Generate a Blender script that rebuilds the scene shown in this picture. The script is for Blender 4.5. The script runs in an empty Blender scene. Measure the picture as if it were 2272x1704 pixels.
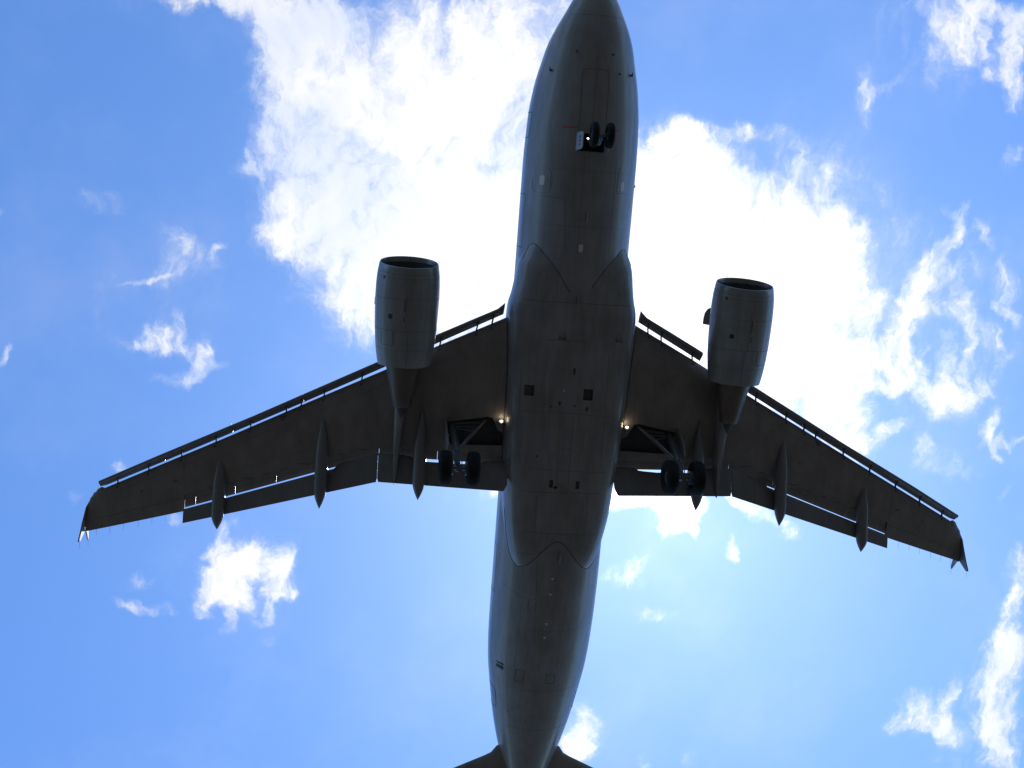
import bpy, bmesh, math, random
from mathutils import Vector, Matrix
R = math.radians
rnd = random.Random(7)
scene = bpy.context.scene
col = scene.collection
ALT = 40.09                      # height of the fuselage axis above the ground (camera eye at 1.70 m)

# ------------------------------------------------------------------ camera
cam = bpy.data.cameras.new('camera')
cam.sensor_width = 36.0
cam.lens = 2406.51143 / 2272 * 36.0
cam.clip_end = 60000
camo = bpy.data.objects.new('camera', cam)
right = Vector((-0.99166899, 0.07357774, -0.10573050))
up = Vector((0.05179834, 0.97930145, 0.19566707))
fwd = Vector((-0.11793877, -0.18856030, 0.97495408))
M = Matrix.Identity(4)
for i in range(3):
    M[i][0], M[i][1], M[i][2] = right[i], up[i], -fwd[i]
M[0][3], M[1][3], M[2][3] = 6.43475175, -6.51656249, -38.38808936 + ALT
camo.matrix_world = M
col.objects.link(camo)
scene.camera = camo

# ------------------------------------------------------------------ sun and sky
SUN = Vector((-0.24086, -0.26052, 0.93494)).normalized()
sun = bpy.data.lights.new('sun', 'SUN')
sun.energy = 3.2
sun.angle = R(0.53)
sun.color = (1.0, 0.955, 0.89)
suno = bpy.data.objects.new('sun', sun)
suno.rotation_euler = SUN.to_track_quat('Z', 'Y').to_euler()
suno.location = (0, 0, 120)
col.objects.link(suno)

vs = scene.view_settings
scene.display_settings.display_device = 'sRGB'
vs.view_transform = 'Standard'
vs.look = 'None'
vs.exposure = 0.0
vs.gamma = 1.0

CLOUDS = [(0.1287,0.1277,0.0416,0.0150,-176,0.62),(0.0747,0.1213,0.0532,0.0305,-167,0.95),(0.0888,0.0822,0.0372,0.0340,161,0.80),(0.0451,0.0667,0.0670,0.0499,173,0.85),(0.0953,0.0452,0.0194,0.0127,173,0.43),(0.0734,-0.0137,0.0634,0.0456,90,1.10),(0.0860,-0.0506,0.0339,0.0248,174,1.00),(0.0108,0.0147,0.0807,0.0784,148,0.75),(0.0264,-0.0789,0.0606,0.0411,-164,1.10),(0.0351,-0.1124,0.0309,0.0266,76,1.00),(-0.0389,0.0929,0.1079,0.0693,174,0.85),(-0.0722,-0.0152,0.1130,0.1068,88,1.70),(-0.0357,-0.0914,0.0950,0.0703,176,1.30),(-0.1044,0.1062,0.0541,0.0485,88,1.00),(0.0044,0.1198,0.0554,0.0226,156,0.30),(0.1279,-0.0001,0.0111,0.0035,79,0.43),(0.1222,-0.0193,0.0123,0.0043,103,0.36),(-0.2632,-0.0305,0.0645,0.0458,178,1.40),(-0.2421,-0.0781,0.1100,0.0689,83,1.30),(-0.2827,0.0288,0.0446,0.0254,169,0.62),(-0.2561,0.0370,0.0314,0.0156,157,0.50),(-0.3294,0.0528,0.0275,0.0098,-179,0.56),(-0.3164,-0.0018,0.0371,0.0255,-165,1.20),(-0.3931,0.0321,0.0331,0.0225,-157,0.62),(-0.3499,-0.0626,0.0804,0.0588,-163,1.40),(-0.3930,-0.0173,0.0402,0.0291,-149,0.50),(-0.3968,-0.1159,0.0747,0.0558,78,1.40),(-0.3321,-0.1372,0.1013,0.0883,72,1.60),(-0.4257,-0.0448,0.0344,0.0244,78,0.60),(-0.4281,-0.1808,0.0411,0.0360,66,1.20),(-0.4563,-0.2179,0.0360,0.0265,-152,1.10),(-0.4520,-0.1039,0.0246,0.0220,61,0.69),(-0.4584,-0.1500,0.0234,0.0214,-148,0.77),(-0.4798,-0.2351,0.0154,0.0076,179,0.43),(-0.5058,-0.2201,0.0167,0.0074,147,0.56),(-0.4314,-0.0703,0.0248,0.0189,-178,0.60),(-0.5408,-0.0156,0.0187,0.0081,91,0.57),(-0.5311,-0.0357,0.0195,0.0102,125,0.58),(-0.5197,-0.0625,0.0211,0.0164,99,0.58),(-0.5137,-0.0869,0.0247,0.0154,95,0.77),(-0.5069,-0.1116,0.0237,0.0176,132,0.82),(-0.4934,-0.1360,0.0211,0.0176,141,0.65),(-0.4781,-0.1422,0.0152,0.0117,-176,0.60),(-0.5609,-0.0973,0.0180,0.0089,69,0.73),(-0.5440,-0.1028,0.0217,0.0106,-173,0.60),(-0.5667,-0.1215,0.0210,0.0056,75,0.58),(-0.5671,-0.1530,0.0167,0.0047,91,0.43),(-0.5034,-0.1565,0.0175,0.0124,150,0.69),(-0.4849,-0.1733,0.0165,0.0088,-172,0.65),(-0.5080,-0.1720,0.0145,0.0084,137,0.58),(-0.5213,-0.1578,0.0186,0.0108,59,0.58),(-0.5333,-0.1843,0.0230,0.0099,60,0.58),(-0.5575,-0.1877,0.0246,0.0204,-156,0.84),(-0.5839,-0.1749,0.0225,0.0118,142,0.60),(-0.5555,-0.1604,0.0152,0.0122,70,0.39),(-0.5982,-0.2156,0.0167,0.0082,112,0.73),(-0.6097,-0.2384,0.0120,0.0050,55,0.52),(-0.5384,-0.2324,0.0128,0.0075,59,0.48),(-0.6182,-0.2287,0.0109,0.0060,-162,0.56),(-0.6380,-0.2254,0.0130,0.0066,148,0.47),(-0.5909,-0.1170,0.0155,0.0098,-179,0.34),(-0.6050,-0.0946,0.0181,0.0066,-160,0.50),(-0.5446,-0.0657,0.0104,0.0094,-154,0.43),(-0.5693,-0.0266,0.0200,0.0048,55,0.34),(-0.5255,-0.0060,0.0132,0.0046,-157,0.36),(-0.5807,0.0532,0.0146,0.0091,95,0.39),(-0.5957,-0.0730,0.0197,0.0151,71,0.36),(-0.4266,0.0991,0.0245,0.0124,81,0.24),(-0.4566,0.1137,0.0187,0.0055,157,0.31),(-0.5609,-0.2547,0.0345,0.0136,-163,0.38),(-0.6323,-0.2776,0.0119,0.0056,123,0.39),(-0.4910,0.1769,0.0221,0.0070,-154,0.52),(-0.5068,0.1603,0.0175,0.0174,-175,0.47),(-0.5214,0.1656,0.0310,0.0237,-162,0.50),(-0.5401,0.1872,0.0527,0.0103,175,0.66),(-0.5720,0.1619,0.0278,0.0135,96,0.95),(-0.5664,0.1371,0.0170,0.0158,-172,0.86),(-0.5544,0.1230,0.0178,0.0098,-174,0.69),(-0.5790,0.1217,0.0180,0.0115,-166,0.86),(-0.5801,0.1045,0.0131,0.0116,-163,0.62),(-0.4925,0.1390,0.0089,0.0067,76,0.29),(-0.6613,-0.3662,0.0321,0.0143,88,0.43),(-0.6583,-0.4010,0.0218,0.0143,84,0.31),(-0.6585,-0.4376,0.0181,0.0151,-160,0.52),(-0.6594,-0.4665,0.0257,0.0213,59,0.90),(-0.6765,-0.4544,0.0263,0.0184,72,0.86),(-0.6519,-0.4973,0.0212,0.0149,-154,0.69),(-0.6803,-0.4942,0.0197,0.0142,71,0.43),(-0.5688,-0.5220,0.0262,0.0219,52,0.73),(-0.5489,-0.5362,0.0200,0.0100,-173,0.60),(-0.6042,-0.5111,0.0265,0.0113,94,0.65),(-0.6171,-0.5481,0.0217,0.0148,59,0.69),(-0.5953,-0.5381,0.0201,0.0096,-150,0.60),(-0.6639,-0.5386,0.0251,0.0216,-143,0.86),(-0.6779,-0.5704,0.0286,0.0243,47,0.82),(-0.6856,-0.5252,0.0212,0.0153,70,0.52),(-0.6168,-0.5785,0.0224,0.0081,-179,0.31),(-0.2149,-0.5491,0.0324,0.0187,96,0.86),(-0.2098,-0.5657,0.0206,0.0143,-177,0.86),(-0.2467,-0.3808,0.0256,0.0137,158,0.40),(-0.2763,-0.4204,0.0288,0.0115,-170,0.22),(-0.2829,-0.5824,0.0169,0.0104,81,0.28),(-0.3402,-0.5818,0.0170,0.0105,80,0.29),(-0.2640,-0.2976,0.0408,0.0155,-177,1.30),(-0.2364,-0.2919,0.0179,0.0137,-178,1.00),(-0.2933,-0.3172,0.0210,0.0167,-176,1.20),(-0.2917,-0.3327,0.0155,0.0075,179,0.90),(-0.3135,-0.3141,0.0122,0.0099,-155,0.75),(-0.2807,-0.3415,0.0057,0.0053,53,0.60),(-0.3161,-0.3336,0.0105,0.0041,69,0.56),(-0.3505,-0.3479,0.0103,0.0067,90,0.62),(-0.3834,-0.3043,0.0239,0.0091,-167,0.69),(-0.4131,-0.3253,0.0128,0.0110,-150,0.43),(-0.3553,-0.2976,0.0154,0.0050,-172,0.43),(-0.1097,-0.3008,0.0144,0.0050,178,0.60),(0.1798,-0.1020,0.0265,0.0166,154,0.48),(0.2129,-0.1174,0.0261,0.0035,168,0.34),(0.1841,-0.0793,0.0170,0.0125,-165,0.31),(0.1529,-0.0825,0.0071,0.0043,145,0.36),(0.1827,-0.1677,0.0271,0.0110,-175,0.57),(0.2143,-0.1769,0.0167,0.0081,165,0.43),(0.1770,-0.1508,0.0109,0.0061,90,0.48),(0.1612,-0.1844,0.0240,0.0088,117,0.74),(0.1729,-0.1997,0.0180,0.0100,155,0.57),(0.1977,-0.2061,0.0159,0.0083,176,0.34),(0.1426,-0.1875,0.0098,0.0065,175,0.38),(0.3387,-0.0634,0.0061,0.0045,141,0.69),(0.3398,-0.1963,0.0128,0.0059,105,0.73),(0.2363,-0.2828,0.0098,0.0085,170,0.36),(0.2735,-0.3190,0.0105,0.0079,93,0.34),(0.1899,0.1208,0.0249,0.0121,174,0.43),(0.2358,0.1126,0.0198,0.0126,-156,0.26),(0.2521,-0.0464,0.0350,0.0100,165,0.26),(0.1400,-0.3699,0.0187,0.0111,80,0.77),(0.1225,-0.3829,0.0210,0.0203,80,0.90),(0.0998,-0.3780,0.0224,0.0139,-165,0.86),(0.0847,-0.3884,0.0149,0.0132,103,0.82),(0.1126,-0.3757,0.0139,0.0129,176,0.77),(0.1443,-0.3995,0.0157,0.0120,177,0.77),(0.1345,-0.4074,0.0177,0.0119,-158,0.86),(0.1540,-0.4157,0.0110,0.0102,92,0.73),(0.0831,-0.4094,0.0141,0.0121,179,0.86),(0.1178,-0.4132,0.0171,0.0112,81,0.77),(0.1327,-0.4288,0.0172,0.0070,93,0.65),(0.0936,-0.4286,0.0071,0.0066,87,0.65),(0.1001,-0.4381,0.0103,0.0051,178,0.57),(0.1609,-0.4283,0.0093,0.0091,165,0.43),(0.1404,-0.3489,0.0137,0.0074,80,0.52),(0.1299,-0.3360,0.0098,0.0064,89,0.48),(0.1526,-0.3659,0.0099,0.0082,91,0.52),(0.1857,-0.3364,0.0144,0.0068,-171,0.53),(0.0765,-0.3790,0.0169,0.0066,70,0.43),(0.2347,-0.4168,0.0157,0.0044,-143,0.57),(0.2223,-0.4237,0.0165,0.0089,-159,0.39),(0.1969,-0.4298,0.0119,0.0080,178,0.41),(0.2225,-0.3997,0.0154,0.0079,178,0.31),(0.0995,-0.4590,0.0072,0.0066,87,0.31),(-0.5360,-0.1255,0.1171,0.0826,76,0.28),(0.2087,-0.1478,0.0829,0.0780,114,0.10),(-0.5015,0.1518,0.0703,0.0480,179,0.26),(0.1227,-0.3897,0.0631,0.0544,177,0.25),(-0.3919,-0.0089,0.0972,0.0831,73,0.25),(0.0944,0.0201,0.1168,0.0471,89,0.25),(-0.6566,-0.5101,0.0845,0.0595,72,0.26)]

def build_world():
    w = bpy.data.worlds.new('World')
    scene.world = w
    w.use_nodes = True
    nt = w.node_tree
    N, L = nt.nodes, nt.links
    N.clear()
    def mk(t, **kw):
        n = N.new(t)
        for k, v in kw.items(): setattr(n, k, v)
        return n
    def setin(n, i, v):
        if isinstance(v, bpy.types.NodeSocket): L.new(v, n.inputs[i])
        else: n.inputs[i].default_value = v
    def math_(op, a, b=None, c=None, clamp=False):
        n = mk('ShaderNodeMath', operation=op, use_clamp=clamp)
        setin(n, 0, a)
        if b is not None: setin(n, 1, b)
        if c is not None: setin(n, 2, c)
        return n.outputs[0]
    def vmath(op, a, b=None):
        n = mk('ShaderNodeVectorMath', operation=op)
        setin(n, 0, a)
        if b is not None: setin(n, 1, b)
        return n
    def mrange(v, a, b, c, d, smooth=True):
        n = mk('ShaderNodeMapRange')
        n.interpolation_type = 'SMOOTHSTEP' if smooth else 'LINEAR'
        setin(n, 0, v)
        for i, x in enumerate((a, b, c, d)): n.inputs[i + 1].default_value = x
        return n.outputs[0]
    def noise(vec, scale, detail, rough, lac=2.0):
        n = mk('ShaderNodeTexNoise', noise_dimensions='2D')
        setin(n, 'Vector', vec)
        n.inputs['Scale'].default_value = scale
        n.inputs['Detail'].default_value = detail
        n.inputs['Roughness'].default_value = rough
        n.inputs['Lacunarity'].default_value = lac
        return n
    def mix(f, a, b):
        n = mk('ShaderNodeMix', data_type='RGBA')
        setin(n, 0, f)
        for i, v in ((6, a), (7, b)):
            if isinstance(v, bpy.types.NodeSocket): L.new(v, n.inputs[i])
            else: n.inputs[i].default_value = v
        return n.outputs[2]
    STR = 0.12
    sky = mk('ShaderNodeTexSky', sky_type='NISHITA')
    sky.sun_disc = False
    sky.sun_elevation = math.asin(SUN.z)
    sky.sun_rotation = math.atan2(SUN.x, SUN.y)
    sky.altitude = 50
    sky.air_density = 1.0
    sky.dust_density = SKYDUST
    sky.ozone_density = 2.0
    tc = mk('ShaderNodeTexCoord')
    d = tc.outputs['Generated']
    sep = mk('ShaderNodeSeparateXYZ'); L.new(d, sep.inputs[0])
    z = math_('MAXIMUM', sep.outputs[2], 0.05)
    u = math_('DIVIDE', sep.outputs[0], z)
    v = math_('DIVIDE', sep.outputs[1], z)
    cmb = mk('ShaderNodeCombineXYZ'); L.new(u, cmb.inputs[0]); L.new(v, cmb.inputs[1])
    uv = cmb.outputs[0]                      # coordinates on the flat cloud layer overhead
    dot = vmath('DOT_PRODUCT', d, tuple(SUN)).outputs['Value']
    ang = math_('ARCCOSINE', math_('MINIMUM', dot, 1.0))
    # clear blue: physical sky at the exposure of the picture, paler towards the sun
    g = vmath('MULTIPLY', sky.outputs[0], SKYGAIN)
    haze = math_('POWER', 2.718, math_('MULTIPLY', ang, -HAZEK))
    hcol = vmath('SCALE', tuple(c / STR for c in HAZE)); L.new(haze, hcol.inputs['Scale'])
    blue = vmath('ADD', g.outputs[0], hcol.outputs[0]).outputs[0]
    # forward scattering of the clouds towards the sun
    near = math_('POWER', 2.718, math_('MULTIPLY', ang, -5.0))
    core = math_('POWER', 2.718, math_('MULTIPLY', math_('MULTIPLY', ang, ang), -170.0))
    bright = math_('MULTIPLY_ADD', near, 1.1, 0.93)
    bright = math_('MULTIPLY_ADD', core, 2.2, bright)
    def background(colour):
        bg = mk('ShaderNodeBackground'); L.new(colour, bg.inputs[0]); bg.inputs[1].default_value = STR
        return bg.outputs[0]
    def scaled(colour, k):
        n = vmath('SCALE', colour)
        if isinstance(k, bpy.types.NodeSocket): L.new(k, n.inputs['Scale'])
        else: n.inputs['Scale'].default_value = k
        return n.outputs[0]
    # --- broad part of the sky: plain cumulus clumps
    gen = noise(uv, 2.2, 4.0, 0.55).outputs['Fac']
    ga = mrange(gen, 0.54, 0.66, 0.0, 0.95)
    wide = background(mix(ga, blue, scaled(scaled((1, 1, 1), bright), 1.0 / STR)))
    # --- the part above the camera: detailed cloud layer
    wv = vmath('SUBTRACT', noise(uv, 9.0, 5.0, 0.62).outputs['Color'], (0.5, 0.5, 0.5)).outputs[0]
    uvw = vmath('MULTIPLY_ADD', wv, (0.052, 0.052, 0.0))
    L.new(uv, uvw.inputs[2]); uvw = uvw.outputs[0]
    wv2 = vmath('SUBTRACT', noise(uv, 46.0, 4.0, 0.6).outputs['Color'], (0.5, 0.5, 0.5)).outputs[0]
    uvw2 = vmath('MULTIPLY_ADD', wv2, (0.011, 0.011, 0.0))
    L.new(uvw, uvw2.inputs[2]); uvw = uvw2.outputs[0]
    stv = vmath('MULTIPLY', uvw, (1.0, 0.6, 1.0)).outputs[0]
    fb = noise(stv, 22.0, 9.0, 0.61).outputs['Fac']
    fine = noise(stv, 95.0, 6.0, 0.62).outputs['Fac']
    turb = math_('MULTIPLY', math_('SUBTRACT', fb, 0.5), TURB[0])
    turb = math_('MULTIPLY_ADD', math_('SUBTRACT', fine, 0.5), TURB[1], turb)
    # thicker and thinner patches inside the cloud
    puff = mrange(noise(uvw, 5.5, 4.0, 0.5).outputs['Fac'], 0.38, 0.60, 0.0, 1.0)
    tint = mix(puff, (0.70, 0.79, 1.0, 1), (1.0, 1.0, 1.0, 1))
    tint = mix(math_('MULTIPLY', near, 1.8, clamp=True), tint, (1.0, 1.0, 1.0, 1))
    cloud = scaled(scaled(tint, bright), 1.0 / STR)
    veil = mrange(noise(uv, 3.4, 6.0, 0.6).outputs['Fac'], 0.42, 0.75, 0.0, 0.09)
    skyv = mix(veil, blue, cloud)
    def leaf(blobs):
        # every clump of cloud adds its density to the third component of the running vector
        zero = mk('ShaderNodeVectorMath', operation='MULTIPLY'); L.new(uvw, zero.inputs[0]); zero.inputs[1].default_value = (1, 1, 0)
        state = zero.outputs[0]
        for cx, cy, rx, ry, a, st in blobs:
            mp = mk('ShaderNodeMapping', vector_type='TEXTURE')
            L.new(state, mp.inputs[0])
            mp.inputs[1].default_value = (cx, cy, 0)
            mp.inputs[2].default_value = (0, 0, R(a))
            mp.inputs[3].default_value = (rx * 1.62, ry * 1.62, 1e6)
            ln = vmath('LENGTH', mp.outputs[0]).outputs['Value']
            f = mrange(ln, 0.1, 1.0, st, 0.0)
            ma = mk('ShaderNodeVectorMath', operation='MULTIPLY_ADD')
            L.new(f, ma.inputs[0]); ma.inputs[1].default_value = (0, 0, 1); L.new(state, ma.inputs[2])
            state = ma.outputs[0]
        sp = mk('ShaderNodeSeparateXYZ'); L.new(state, sp.inputs[0])
        raw = sp.outputs[2]
        total = math_('MULTIPLY', math_('SUBTRACT', 1.0, math_('POWER', 2.718, math_('MULTIPLY', raw, -0.95))), 1.6)
        depth_ = math_('MULTIPLY', math_('POWER', total, 2.7), TAU)
        damp = math_('MULTIPLY_ADD', total, -0.45, 1.25)
        depth_ = math_('MULTIPLY', depth_, math_('POWER', 2.718, math_('MULTIPLY', turb, damp)))
        alpha = math_('SUBTRACT', 1.0, math_('POWER', 2.718, math_('MULTIPLY', depth_, -1.0)))
        return background(mix(alpha, skyv, cloud))
    def split(fac, a, b):
        n = mk('ShaderNodeMixShader'); L.new(fac, n.inputs[0]); L.new(a, n.inputs[1]); L.new(b, n.inputs[2]); return n.outputs[0]
    U0, U1, V0, V1 = -0.70, 0.48, -0.60, 0.24
    def tree(u0, u1, v0, v1, depth):
        near_ = []
        for b in CLOUDS:
            r = max(b[2], b[3]) * 1.62 + 0.035
            if b[0] + r > u0 and b[0] - r < u1 and b[1] + r > v0 and b[1] - r < v1: near_.append(b)
        if depth == 0 or len(near_) < 8: return leaf(near_)
        if (u1 - u0) > (v1 - v0):
            m = (u0 + u1) / 2
            return split(math_('GREATER_THAN', u, m), tree(u0, m, v0, v1, depth - 1), tree(m, u1, v0, v1, depth - 1))
        m = (v0 + v1) / 2
        return split(math_('GREATER_THAN', v, m), tree(u0, u1, v0, m, depth - 1), tree(u0, u1, m, v1, depth - 1))
    detail = tree(U0, U1, V0, V1, 3)
    cu, cv = (U0 + U1) / 2, (V0 + V1) / 2
    iu = math_('LESS_THAN', math_('ABSOLUTE', math_('SUBTRACT', u, cu)), (U1 - U0) / 2)
    iv = math_('LESS_THAN', math_('ABSOLUTE', math_('SUBTRACT', v, cv)), (V1 - V0) / 2)
    inside = math_('MULTIPLY', math_('MULTIPLY', iu, iv), math_('GREATER_THAN', sep.outputs[2], 0.05))
    wo = mk('ShaderNodeOutputWorld'); L.new(split(inside, wide, detail), wo.inputs[0])
SKYGAIN = (0.90, 1.42, 2.0)
SKYDUST = 0.3
TAU, TURB = 1.15, (9.0, 4.5)
HAZE, HAZEK = (0.15, 0.12, 0.09), 4.3
build_world()

# ------------------------------------------------------------------ materials
def material(name, base, rough=0.5, metal=0.0, coat=0.0, vary=0.0, stretch=(1.2, 0.18, 1.2), emit=None, dirt=None, spec=0.5):
    m = bpy.data.materials.new(name)
    m.use_nodes = True
    nt = m.node_tree; N, L = nt.nodes, nt.links
    b = N['Principled BSDF']
    b.inputs['Base Color'].default_value = (*base, 1)
    b.inputs['Roughness'].default_value = rough
    b.inputs['Metallic'].default_value = metal
    b.inputs['Coat Weight'].default_value = coat
    b.inputs['Coat Roughness'].default_value = 0.12
    b.inputs['Specular IOR Level'].default_value = spec
    if vary:
        tc = N.new('ShaderNodeTexCoord')
        mp = N.new('ShaderNodeMapping'); mp.inputs[3].default_value = stretch
        L.new(tc.outputs['Object'], mp.inputs[0])
        n1 = N.new('ShaderNodeTexNoise'); n1.inputs['Scale'].default_value = 2.3; n1.inputs['Detail'].default_value = 9; n1.inputs['Roughness'].default_value = 0.68
        L.new(mp.outputs[0], n1.inputs[0])
        n2 = N.new('ShaderNodeTexNoise'); n2.inputs['Scale'].default_value = 1.1; n2.inputs['Detail'].default_value = 5
        L.new(tc.outputs['Object'], n2.inputs[0])
        mul = N.new('ShaderNodeMath'); mul.operation = 'MULTIPLY_ADD'; L.new(n1.outputs[0], mul.inputs[0]); mul.inputs[1].default_value = 0.65
        m2 = N.new('ShaderNodeMath'); m2.operation = 'MULTIPLY'; L.new(n2.outputs[0], m2.inputs[0]); m2.inputs[1].default_value = 0.35
        L.new(m2.outputs[0], mul.inputs[2])
        cr = N.new('ShaderNodeValToRGB'); L.new(mul.outputs[0], cr.inputs[0])
        dk = dirt or tuple(c * 0.62 for c in base)
        lo = tuple(c * (1 - vary) + q * vary for c, q in zip(base, dk))
        hi = tuple(min(1, c * (1 + 0.22 * vary)) for c in base)
        cr.color_ramp.elements[0].position = 0.34; cr.color_ramp.elements[0].color = (*lo, 1)
        cr.color_ramp.elements[1].position = 0.64; cr.color_ramp.elements[1].color = (*hi, 1)
        L.new(cr.outputs[0], b.inputs['Base Color'])
        rr = N.new('ShaderNodeMapRange'); L.new(n1.outputs[0], rr.inputs[0])
        rr.inputs[1].default_value = 0.3; rr.inputs[2].default_value = 0.7
        rr.inputs[3].default_value = rough * 1.25; rr.inputs[4].default_value = rough * 0.8
        L.new(rr.outputs[0], b.inputs['Roughness'])
    if emit:
        b.inputs['Emission Color'].default_value = (*emit[0], 1)
        b.inputs['Emission Strength'].default_value = emit[1]
    return m

MT = dict(
    paint=material('fuselage_paint', (0.20, 0.20, 0.20), 0.36, coat=0.22, vary=0.75, dirt=(0.125, 0.115, 0.10)),
    upper=material('upper_fuselage_paint', (0.34, 0.34, 0.37), 0.34, coat=0.3, vary=0.3),
    fairing=material('fairing_paint', (0.195, 0.195, 0.192), 0.38, coat=0.22, vary=0.8, dirt=(0.115, 0.105, 0.095)),
    wing=material('wing_paint', (0.185, 0.17, 0.155), 0.45, coat=0.08, vary=0.7, stretch=(0.9, 0.35, 0.9), dirt=(0.115, 0.10, 0.09)),
    flap=material('flap_paint', (0.14, 0.142, 0.142), 0.42, coat=0.1, vary=0.5),
    slat=material('slat_metal', (0.17, 0.165, 0.16), 0.4, metal=0.1, vary=0.4),
    engine=material('engine_cowl_paint', (0.20, 0.206, 0.21), 0.36, coat=0.2, vary=0.75, dirt=(0.12, 0.115, 0.10)),
    hot=material('exhaust_metal', (0.125, 0.10, 0.085), 0.45, metal=0.6, vary=0.6),
    lip=material('inlet_lip_metal', (0.22, 0.225, 0.23), 0.32, metal=0.5, vary=0.3),
    seam=material('seam_sealant', (0.10, 0.10, 0.10), 0.7),
    joint=material('joint_sealant', (0.05, 0.05, 0.052), 0.7),
    bay=material('bay_dark', (0.05, 0.052, 0.055), 0.75, vary=0.4),
    rubber=material('tyre_rubber', (0.016, 0.016, 0.017), 0.9, vary=0.4, spec=0.15),
    steel=material('gear_steel', (0.115, 0.12, 0.125), 0.4, metal=0.3, vary=0.4),
    red=material('red_marking', (0.42, 0.02, 0.025), 0.5),
    livery=material('tail_red_paint', (0.22, 0.01, 0.012), 0.35, coat=0.4),
    pale=material('pale_patch', (0.55, 0.54, 0.53), 0.5),
    white=material('white_door_paint', (0.30, 0.32, 0.35), 0.4, coat=0.3, vary=0.2),
    ink=material('black_lettering', (0.02, 0.02, 0.022), 0.6),
    blade=material('fan_blade', (0.10, 0.10, 0.11), 0.35, metal=0.8),
    lamp=material('lit_lamp', (0.9, 0.9, 0.9), 0.3, emit=((1.0, 0.93, 0.82), 14.0)),
    glass=material('lamp_glass', (0.7, 0.75, 0.8), 0.1),
)

# ------------------------------------------------------------------ mesh helpers (x starboard, s aft of the nose, z up from the fuselage axis)
ORG = Vector((0.0, -15.5, -4.45))          # base of the aircraft in body axes
class MB:
    def __init__(self): self.v = []; self.f = []; self.m = []
    def add(self, vs, fs, mi=0):
        o = len(self.v)
        self.v += [tuple(p) for p in vs]
        self.f += [tuple(i + o for i in f) for f in fs]
        self.m += [mi] * len(fs)
    def loft(self, rings, closed=True, caps=True, mi=0):
        n = len(rings[0]); vs = [p for r in rings for p in r]; fs = []
        for i in range(len(rings) - 1):
            for j in range(n if closed else n - 1):
                k = (j + 1) % n
                fs.append((i * n + j, i * n + k, (i + 1) * n + k, (i + 1) * n + j))
        if caps and closed:
            fs.append(tuple(range(n - 1, -1, -1)))
            fs.append(tuple(range((len(rings) - 1) * n, len(rings) * n)))
        self.add(vs, fs, mi)
    def tube(self, pts, r, n=10, mi=0, caps=True):
        pts = [Vector(p) for p in pts]
        rs = r if isinstance(r, (list, tuple)) else [r] * len(pts)
        rings = []
        ref = None
        for i, p in enumerate(pts):
            a = pts[max(i - 1, 0)]; b = pts[min(i + 1, len(pts) - 1)]
            t = (b - a).normalized()
            if ref is None:
                ref = Vector((0, 0, 1)) if abs(t.z) < 0.9 else Vector((1, 0, 0))
            e1 = (ref - t * ref.dot(t)).normalized(); e2 = t.cross(e1); ref = e1
            rings.append([p + e1 * (rs[i] * math.cos(2 * math.pi * k / n)) + e2 * (rs[i] * math.sin(2 * math.pi * k / n)) for k in range(n)])
        self.loft(rings, True, caps, mi)
    def box(self, c, h, mi=0, rot=None):
        c = Vector(c); vs = []
        for sx in (-1, 1):
            for sy in (-1, 1):
                for sz in (-1, 1):
                    q = Vector((sx * h[0], sy * h[1], sz * h[2]))
                    if rot: q = rot @ q
                    vs.append(c + q)
        self.add(vs, [(0, 1, 3, 2), (4, 6, 7, 5), (0, 4, 5, 1), (2, 3, 7, 6), (0, 2, 6, 4), (1, 5, 7, 3)], mi)
    def prism(self, poly, thick, mi=0):
        """poly: list of points, thick: vector"""
        n = len(poly); t = Vector(thick)
        a = [Vector(p) - t * 0.5 for p in poly]; b = [Vector(p) + t * 0.5 for p in poly]
        fs = [tuple(range(n - 1, -1, -1)), tuple(range(n, 2 * n))]
        for i in range(n):
            k = (i + 1) % n
            fs.append((i, k, n + k, n + i))
        self.add(a + b, fs, mi)
    def lathe(self, prof, c, axis='s', n=48, mi=0, squash=None, close_ends=False):
        """prof: (along, radius) list; around an axis along s (fore-aft) or x (spanwise) through c"""
        rings = []
        for a, r in prof:
            ring = []
            for k in range(n):
                t = 2 * math.pi * k / n
                if axis == 's': p = (c[0] + r * math.cos(t), c[1] - a, c[2] + r * math.sin(t))
                else: p = (c[0] + a, c[1] + r * math.cos(t), c[2] + r * math.sin(t))
                ring.append(squash(p, a) if squash else p)
            rings.append(ring)
        self.loft(rings, True, close_ends, mi)

def P(x, s, z): return Vector((x, -s, z))

def build(name, mb, mats, parent=None, side=1, angle=38, smooth=True, fix=True):
    vs = [((p[0] * side) - ORG.x, p[1] - ORG.y, p[2] - ORG.z) for p in mb.v]
    fs = mb.f if side > 0 else [tuple(reversed(f)) for f in mb.f]
    me = bpy.data.meshes.new(name)
    me.from_pydata(vs, [], fs)
    for m in (mats if isinstance(mats, (list, tuple)) else [mats]): me.materials.append(m)
    me.polygons.foreach_set('material_index', mb.m)
    if fix:
        bm = bmesh.new(); bm.from_mesh(me)
        bmesh.ops.remove_doubles(bm, verts=bm.verts, dist=1e-5)
        bmesh.ops.recalc_face_normals(bm, faces=bm.faces)
        bm.to_mesh(me); bm.free()
    if smooth:
        me.polygons.foreach_set('use_smooth', [True] * len(me.polygons))
        me.set_sharp_from_angle(angle=R(angle))
    me.update()
    o = bpy.data.objects.new(name, me)
    col.objects.link(o)
    if parent: o.parent = parent
    return o

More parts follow.
